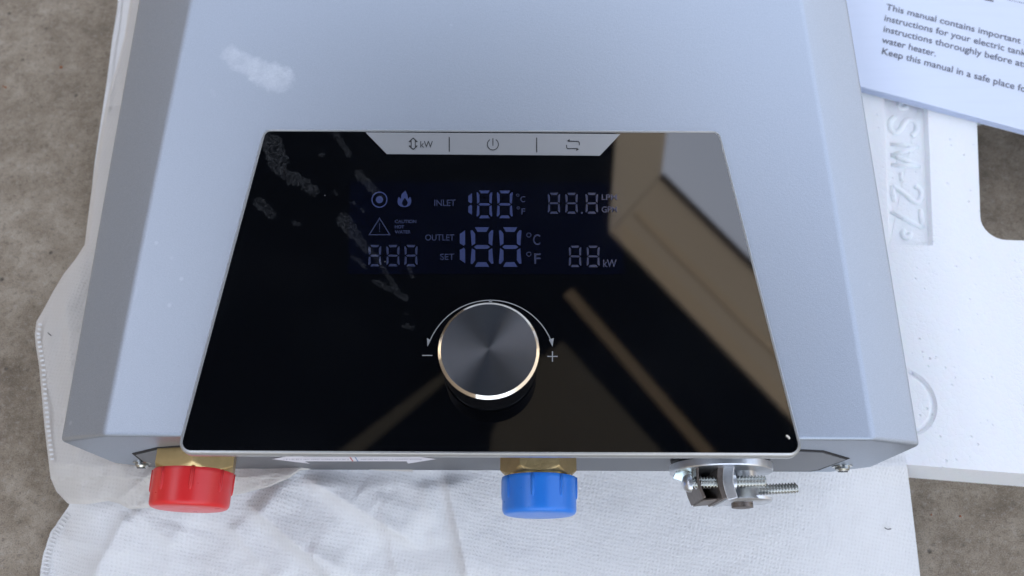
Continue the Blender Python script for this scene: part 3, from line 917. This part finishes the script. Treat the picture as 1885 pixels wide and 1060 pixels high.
for nm, x0, x1, mt in (('red_lettering', 220, 840, m_grey_print), ('blue_lettering', 965, 1540, m_blue_print)):
    ps = []; x = x0
    while x < x1:
        w = rnd.uniform(5, 14)
        ps.append([(x, 126), (x + w, 126), (x + w, 137 - rnd.uniform(0, 4)), (x, 137 - rnd.uniform(0, 4))])
        x += w + (rnd.choice((6, 6, 7, 18)))
    fink(nm, ps, mt if nm[0] == 'r' else m_grey_print, stk)

# water connections
def hexr(th, rin, rot):
    a = (th - rot + math.pi / 6) % (math.pi / 3) - math.pi / 6
    return rin / math.cos(a)
def nut(o, R, rot, L, mat, name, parent):
    rin = R * math.cos(math.pi / 6)
    ts = [0, L * .25, L * .5] + [L * (.5 + .5 * k / 10) for k in range(1, 11)]
    def rf(t, th):
        return min(hexr(th, rin, rot + math.pi / 6), rin * .985 + max(0, (L - t)) * 1.05)
    v, f = sweep(o, (0, -1, 0), ts, rf, 144, up=(1, 0, 0))
    return obj(name, mesh(name, v, f), mat, parent, smooth=25)
def cap(px, pyr, R, y0, y1, zc_, mat, off, name, parent, label):
    c = P(px, pyr, zc_); c.y = y0
    L = y0 - y1
    def rf_prof():
        return [(0, R * 1.0), (.0003, R * 1.006), (L * .12, R * 1.005), (L * .14, R * .998), (L - .0022, R * .992), (L - .0012, R * .98), (L - .0004, R * .945), (L, R * .89), (L, R * .4), (L + .0001, R * .01)]
    o = obj(name, mesh(name, *lathe(c, (0, -1, 0), rf_prof(), 96)), mat, parent, smooth=45)
    o['label'] = label
    for k in range(8):
        th = off + k * math.pi / 4
        d = Vector((math.sin(th), 0, math.cos(th)))
        # slim rounded ridge, blunt at its outer end
        V = []; Fc = []; nt = 10; pr = [(.0002, 1), (L * .2, 1), (L * .45, .95), (L * .56, .8), (L * .60, .45), (L * .61, .1)]
        s = Vector((d.z, 0, -d.x))
        for i, (t, kx) in enumerate(pr):
            for q in range(nt):
                a = 2 * math.pi * q / nt
                V.append(c + Vector((0, -t, 0)) + d * (R * .984 + math.sin(a) * .0009 * kx) + s * (math.cos(a) * .0009 * kx))
            if i:
                for q in range(nt):
                    q2 = (q + 1) % nt
                    Fc.append(((i - 1) * nt + q, (i - 1) * nt + q2, i * nt + q2, i * nt + q))
        Fc.append(tuple(range(nt))); Fc.append(tuple(range(len(V) - nt, len(V))))
        obj('rib', mesh('rib', V, Fc), mat, o, smooth=180)
    return o
ZC = .075
def at_scale(px, py, z): return (P(px + 50, py, z) - P(px - 50, py, z)).x / 100
c1 = P(360, 870, ZC)
Rn = 77 * at_scale(360, 870, ZC)
hotf = nut(Vector((c1.x, YB + .0005, ZC)), Rn, math.radians(15), .0092, m_brass, 'hot_outlet_nut', heater)
obj('threaded_neck', mesh('threaded_neck', *lathe(Vector((c1.x - .0005, YB - .008, ZC)), (0, -1, 0), [(0, Rn * .86), (.003, Rn * .86), (.0032, Rn * .8), (.012, Rn * .8)], 64)), m_brass_ring, hotf, smooth=40)
Rc = 70.6 * at_scale(354, 900, ZC)
cap(352.5, 905, Rc, YB - .0078, .0422, ZC, m_red, math.radians(-27), 'red_cap', heater, 'red plastic thread protector with raised ribs')
c2 = P(991, 870, ZC)
Rn2 = 70.5 * at_scale(991, 870, ZC)
coldf = nut(Vector((c2.x, YB + .0005, ZC)), Rn2, 0, .0092, m_brass_cast, 'cold_inlet_nut', heater)
obj('threaded_neck', mesh('threaded_neck', *lathe(Vector((c2.x, YB - .0078, ZC)), (0, -1, 0), [(0, Rn2 * .8), (.0006, Rn2 * .86), (.0024, Rn2 * .86), (.003, Rn2 * .78), (.012, Rn2 * .78)], 64)), m_brass_ring, coldf, smooth=40)
Rc2 = 68.3 * at_scale(992, 900, ZC)
cap(992.5, 905, Rc2, YB - .0096, .0404, ZC, m_blue, math.radians(-11.5), 'blue_cap', heater, 'blue plastic thread protector with raised ribs')

# cable clamp
s_ = at_scale(1330, 880, ZC)
cx_ = P(1327, 870, ZC).x
clamp = bpy.data.objects.new('cable_clamp', None); C.objects.link(clamp); clamp.parent = heater
clamp.location = Vector((cx_, YB, ZC)) - wloc(heater)
Rw = 93 * s_
obj('lock_ring', mesh('lock_ring', *lathe(Vector((cx_, YB, ZC)), (0, -1, 0), [(0, Rw * .97), (.0020, Rw * .97), (.0021, Rw * .93), (.0040, Rw * .9)], 72)), m_rubber, clamp, smooth=35)
obj('flange', mesh('flange', *lathe(Vector((cx_, YB - .0038, ZC)), (0, -1, 0), [(0, Rw * .99), (.0002, Rw), (.0028, Rw), (.0033, Rw * .985), (.0034, Rw * .6)], 96)), m_zinc, clamp, smooth=30)
def Yw(py, z): return P(1330, py, z).y
ztop = ZC + .004
# throat: half-round saddle standing out from the flange
def half_tube(x0, x1, y0, y1, zc_, depth, mat, name, nth=24):
    V = []; Fc = []
    cxm = (x0 + x1) / 2; rx = (x1 - x0) / 2
    for i, (y, k) in enumerate([(y0, 1.12), (y0 - .0015, 1.0), ((y0 + y1) / 2, .96), (y1 + .002, 1.0), (y1 + .0006, 1.1), (y1, 1.12)]):
        for q in range(nth):
            a = 2 * math.pi * q / nth
            V.append((cxm + rx * k * math.cos(a), y, zc_ + depth * k * math.sin(a)))
        if i:
            for q in range(nth):
                q2 = (q + 1) % nth
                Fc.append(((i - 1) * nth + q, (i - 1) * nth + q2, i * nth + q2, i * nth + q))
    Fc.append(tuple(range(nth))); Fc.append(tuple(range(len(V) - nth, len(V))))
    return obj(name, mesh(name, V, Fc), mat, clamp, smooth=50)
def X(px, py, z): return P(px, py, z).x
zt_ = ZC + .006
y_end = P(1380, 918, zt_).y
half_tube(X(1338, 880, zt_), X(1403, 880, zt_), YB - .006, y_end, ZC - .004, .0125, m_zinc, 'throat', 40)
obj('throat_lip', mesh('throat_lip', *sweep(Vector((X(1384, 918, zt_), y_end + .0012, ZC - .003)), (0, -1, 0), [0, .0012, .0017], lambda t, th: (.0108 if t < .0015 else .0100) * (1 if math.cos(th) < .98 else 1), 48)), m_zinc, clamp, smooth=35)
obj('throat_core', mesh('throat_core', *lathe(Vector((X(1378, 925, zt_), y_end + .0010, ZC - .004)), (0, -1, 0), [(0, .0045), (.0034, .0045), (.0036, .0035)], 24)), m_steel_dark, clamp, smooth=35)
# upright clamp plates: curved straps seen edge-on
def strap(pts, zlo, zhi, thick, mat, name, bow=0.0):
    L = pts; V = []; Fc = []
    zs_ = [zlo + (zhi - zlo) * k / 6 for k in range(7)]
    path = [Vector((X(x, y, zt_), P(x, y, zt_).y)) for x, y in smooth_line(L, 4)]
    n_ = len(path)
    for j, z in enumerate(zs_):
        off_ = bow * (1 - ((j - 3) / 3) ** 2)
        for i, p in enumerate(path):
            t = (path[min(i + 1, n_ - 1)] - path[max(i - 1, 0)]).normalized(); nn = Vector((t.y, -t.x))
            for s in (-.5, .5):
                q = p + nn * (s * thick)
                V.append((q.x + off_, q.y, z))
    W = n_ * 2
    for j in range(6):
        for i in range(n_ - 1):
            for s in (0, 1):
                a = j * W + i * 2 + s
                Fc.append((a, a + 2, a + 2 + W, a + W))
        for i in (0, n_ - 1):
            a = j * W + i * 2
            Fc.append((a, a + 1, a + 1 + W, a + W))
    for j in (0, 6):
        for i in range(n_ - 1):
            a = j * W + i * 2
            Fc.append((a, a + 1, a + 3, a + 2))
    o = obj(name, mesh(name, V, Fc), mat, clamp, smooth=40)
    return bevel(o, .0003, 2, 50)
strap([(1277, 861), (1277, 880), (1282, 902), (1290, 921)], ZC - .011, zt_ + .0078, .0011, m_steel_dark, 'clamp_strap')
strap([(1291, 921), (1305, 919.5), (1322, 918)], ZC - .011, zt_ + .0005, .0010, m_steel_dark, 'clamp_strap')
strap([(1322, 856), (1318, 874), (1319, 895), (1327, 922)], ZC - .012, zt_ + .0080, .0026, m_steel_dark, 'saddle')
strap([(1336, 856), (1332, 874), (1332, 895), (1340, 923)], ZC - .012, zt_ + .0082, .0044, m_zinc, 'saddle_face')
obj('saddle_back', mesh('saddle_back', *box((X(1291, 880, zt_), P(1300, 919, zt_).y, ZC - .011), (X(1322, 880, zt_), YB - .0072, ZC - .0085))), m_gap, clamp)
# bent tab at the left
V = [P(1239, 880, ZC + .004), P(1246, 866, ZC + .006), P(1275, 859, ZC + .006), P(1276, 884, ZC + .003), P(1258, 887, ZC + .002)]
V2 = [v - Vector((0, -.0002, .0012)) for v in V]
obj('bent_tab', mesh('bent_tab', V + V2, [(0, 1, 2, 3, 4), (9, 8, 7, 6, 5)] + [(i, (i + 1) % 5, 5 + (i + 1) % 5, 5 + i) for i in range(5)]), m_zinc_blue, clamp)
def screw(a, b, r, z, name='clamp_screw', head=True):
    pa = P(a[0], a[1], z); pb = P(b[0], b[1], z)
    ax = (pb - pa); L = ax.length
    pitch = .00132; n_ = int(L / pitch * 10)
    def rf(t, th):
        u = (t / pitch + th / (2 * math.pi)) % 1
        tri_ = abs(u * 2 - 1)
        k = 1 if t < L - .0006 else .88
        return r * k * (.72 + .28 * min(1, max(0, tri_ * 1.5 - .2)))
    o = obj(name, mesh(name, *sweep(pa, ax, [L * i / n_ for i in range(n_ + 1)], rf, 28)), m_screw, clamp, smooth=28)
    return o, pa, ax.normalized()
zsc = zt_ + .0045
s1, pa, ax = screw((1266, 889), (1409, 886), .0026, zsc)
screw((1300, 906), (1467, 898), .0023, ZC - .006)
# pan head of the nearer screw
hd = lathe(pa + ax * .0012, -ax, [(0, .0037), (.0010, .0037), (.0020, .0033), (.0030, .0024), (.0034, .0010)], 32)
obj('screw_head', mesh('screw_head', *hd), m_zinc, clamp, smooth=40)
pb2 = P(1347, 886.5, zsc)
obj('screw_collar', mesh('screw_collar', *lathe(pb2, ax, [(-.0006, .0033), (.0012, .0033), (.0016, .0028)], 6 if False else 28)), m_zinc, clamp, smooth=40)

# ------------------------------------------------------------------ booklet
ZM = .0352
bk = empty('instruction_booklet', (P(1750, 100, ZM).x, P(1750, 100, ZM).y, ZF), 'pale printed instruction booklet lying on the white foam beside the heater', 'booklet')
e0 = P(1587, 161, ZM).xy; e1 = P(1885, 239, ZM).xy
bd_ = (e1 - e0).normalized(); bn = Vector((-bd_.y, bd_.x))
start = e0 - bd_ * ((e0.x - .1700) / bd_.x)
for k in range(7):
    z0 = ZF + .0002 + k * .00045
    sh = (6 - k) * .00022 if k < 6 else 0
    rr = random.Random(k)
    st_ = start - bn * (sh if k % 2 else -sh * .3) + bd_ * .001 * rr.random()
    nx, ny = 24, 4
    V = []; Fc = []
    for j in range(ny + 1):
        for i in range(nx + 1):
            p = st_ + bd_ * (.148 * i / nx) + bn * (.21 * j / ny)
            wv = .0010 * (k / 6) * (math.sin(i / nx * 5.2) * .5 + .5) * (1 - .5 * j / ny)
            V.append((p.x, p.y, z0 + wv))
    nb = len(V)
    V += [(x, y, z - .00032) for x, y, z in V]
    for j in range(ny):
        for i in range(nx):
            a = j * (nx + 1) + i
            Fc.append((a, a + 1, a + nx + 2, a + nx + 1)); Fc.append((nb + a, nb + a + nx + 1, nb + a + nx + 2, nb + a + 1))
    for i in range(nx):
        for a in (i,): Fc.append((a, nb + a, nb + a + 1, a + 1))
        a = ny * (nx + 1) + i; Fc.append((a, a + 1, nb + a + 1, nb + a))
    for j in range(ny):
        a = j * (nx + 1); Fc.append((a, a + nx + 1, nb + a + nx + 1, nb + a))
        a += nx; Fc.append((a, nb + a, nb + a + nx + 1, a + nx + 1))
    pg = obj('page', mesh('page', V, Fc), m_paper, bk, smooth=40)
ztxt = ZF + .0002 + 6 * .00045
def page_z(x, y):
    d = Vector((x, y)) - start
    u = d.dot(bd_) / .148; v_ = d.dot(bn) / .21
    return ztxt + .0010 * (math.sin(u * 5.2) * .5 + .5) * (1 - .5 * v_) + .00014
def book_line(s, a, b, cap_h, word=1.0, name='text_line', visible=None):
    "s set from a to the point b in the photograph (baseline ends)"
    v, f = text_geo(s, .010, 1.0)
    # spread the words to fill the line
    if visible:
        vv, _ = text_geo(visible, .004, 1.0); w = max(p[0] for p in vv)
    else: w = max(p[0] for p in v)
    pts = []
    A = P(a[0], a[1], ZM).xy; B = P(b[0], b[1], ZM).xy
    ux = (B - A); ln = ux.length; ux.normalize(); uy = Vector((-ux.y, ux.x))
    k = ln / w
    hh = cap_h * at_scale(1700, 80, ZM) / .70
    for p in v:
        q = A + ux * (p[0] * k) + uy * (p[1] * hh)
        pts.append((q.x, q.y, page_z(q.x, q.y)))
    me = mesh(name, pts, f)
    if sum(p.normal.z * p.area for p in me.polygons) < 0: me.flip_normals()
    obj(name, me, m_ink, pg, normals=False)
def z6(X_, Y_): return (1550 + X_ / 3.534, Y_ / 3.534)
book_line('This manual contains important safety', z6(282, 66), z6(1162, 284), 14.5, visible='This manual contains important')
book_line('instructions for your electric tankless', z6(268, 138), z6(1054, 330), 14.5, visible='instructions for your electric')
book_line('instructions thoroughly before attempting', z6(262, 209), z6(1104, 416), 14.5, visible='instructions thoroughly before')
book_line('water heater.', z6(255, 281), z6(606, 372), 14.5)
book_line('Keep this manual in a safe place for future', z6(250, 354), z6(1120, 580), 14.5, visible='Keep this manual in a safe place')
def bl(a, b, w, nm):
    A = P(*a, ZM).xy; B = P(*b, ZM).xy; t = (B - A).normalized(); n_ = Vector((-t.y, t.x)) * w / 2
    q = [A - n_, B - n_, B + n_, A + n_]
    me = mesh(nm, [(p.x, p.y, page_z(p.x, p.y)) for p in q], [(0, 1, 2, 3)])
    obj(nm, me, m_ink, pg, normals=False)
bl(z6(1075, -2), z6(1300, 42), .0003, 'rule_line')
bl(z6(925, -4), z6(985, 8), .0012, 'heading_mark')

# ------------------------------------------------------------------ grit on the ground
cr = []
V = []; Fc = []
rnd = random.Random(11)
def speck(px, py, r, V, Fc):
    p = P(px, py, .0006)
    b0 = len(V)
    pts = [Vector((math.cos(a), math.sin(a), 0)) * r * rnd.uniform(.6, 1.2) for a in [i * math.pi / 3 for i in range(6)]]
    for q in pts: V.append((p.x + q.x, p.y + q.y, .0003))
    V.append((p.x, p.y, r * .7 + .0004))
    for i in range(6): Fc.append((b0 + i, b0 + (i + 1) % 6, b0 + 6))
for px, py, r in ((112, 123, .0011), (10, 160, .0009), (5, 158, .0006), (1768, 660 + 290, .0008), (1715, 947, .0006)): speck(px, py, r, V, Fc)
m_grit = M('orange_grit', (.34, .12, .05), .7)
tag(obj('rust_grit', mesh('rust_grit', V, Fc), m_grit), 'tiny rust coloured crumbs on the rough concrete', 'grit', kind='stuff')

# stray bits lying about
def lint(name, line, r, zf, mat, label, cat):
    V = []; Fc = []
    pts = [P(x, y, zf(x, y)) for x, y in smooth_line(line, 4)]
    for i, p in enumerate(pts):
        t = (pts[min(i + 1, len(pts) - 1)] - pts[max(i - 1, 0)]).normalized(); q = t.cross(Vector((0, 0, 1))).normalized(); u = q.cross(t)
        rr = r * (.5 if i in (0, len(pts) - 1) else 1)
        for k in range(6):
            th = k * math.pi / 3
            V.append(p + q * (math.cos(th) * rr) + u * (math.sin(th) * rr))
        if i:
            for k in range(6): Fc.append(((i - 1) * 6 + k, (i - 1) * 6 + (k + 1) % 6, i * 6 + (k + 1) % 6, i * 6 + k))
    Fc.append(tuple(range(6))); Fc.append(tuple(range(len(V) - 6, len(V))))
    tag(obj(name, mesh(name, V, Fc), mat, smooth=180), label, cat)
m_lint = M('dark_lint', (.06, .05, .045), .8)
m_chip = M('pale_chip', (.75, .70, .62), .5)
lint('lint', [(1628, 971), (1634, 974), (1641, 973)], .00022, lambda x, y: low_z(x, y) + .0004, m_lint, 'short dark fibre on the white cloth below the cable clamp', 'fibre')
lint('lint', [(88, 612), (92, 616), (95, 618)], .00022, lambda x, y: flap_z(x, y) + .0042, m_lint, 'dark fibre on the hemmed left corner of the cloth bag', 'fibre')
lint('flake', [(1447, 801), (1451, 804), (1454, 808)], .00042, lambda x, y: Z_GLASS + .0004, m_chip, 'small pale flake on the lower right corner of the black glass', 'flake')
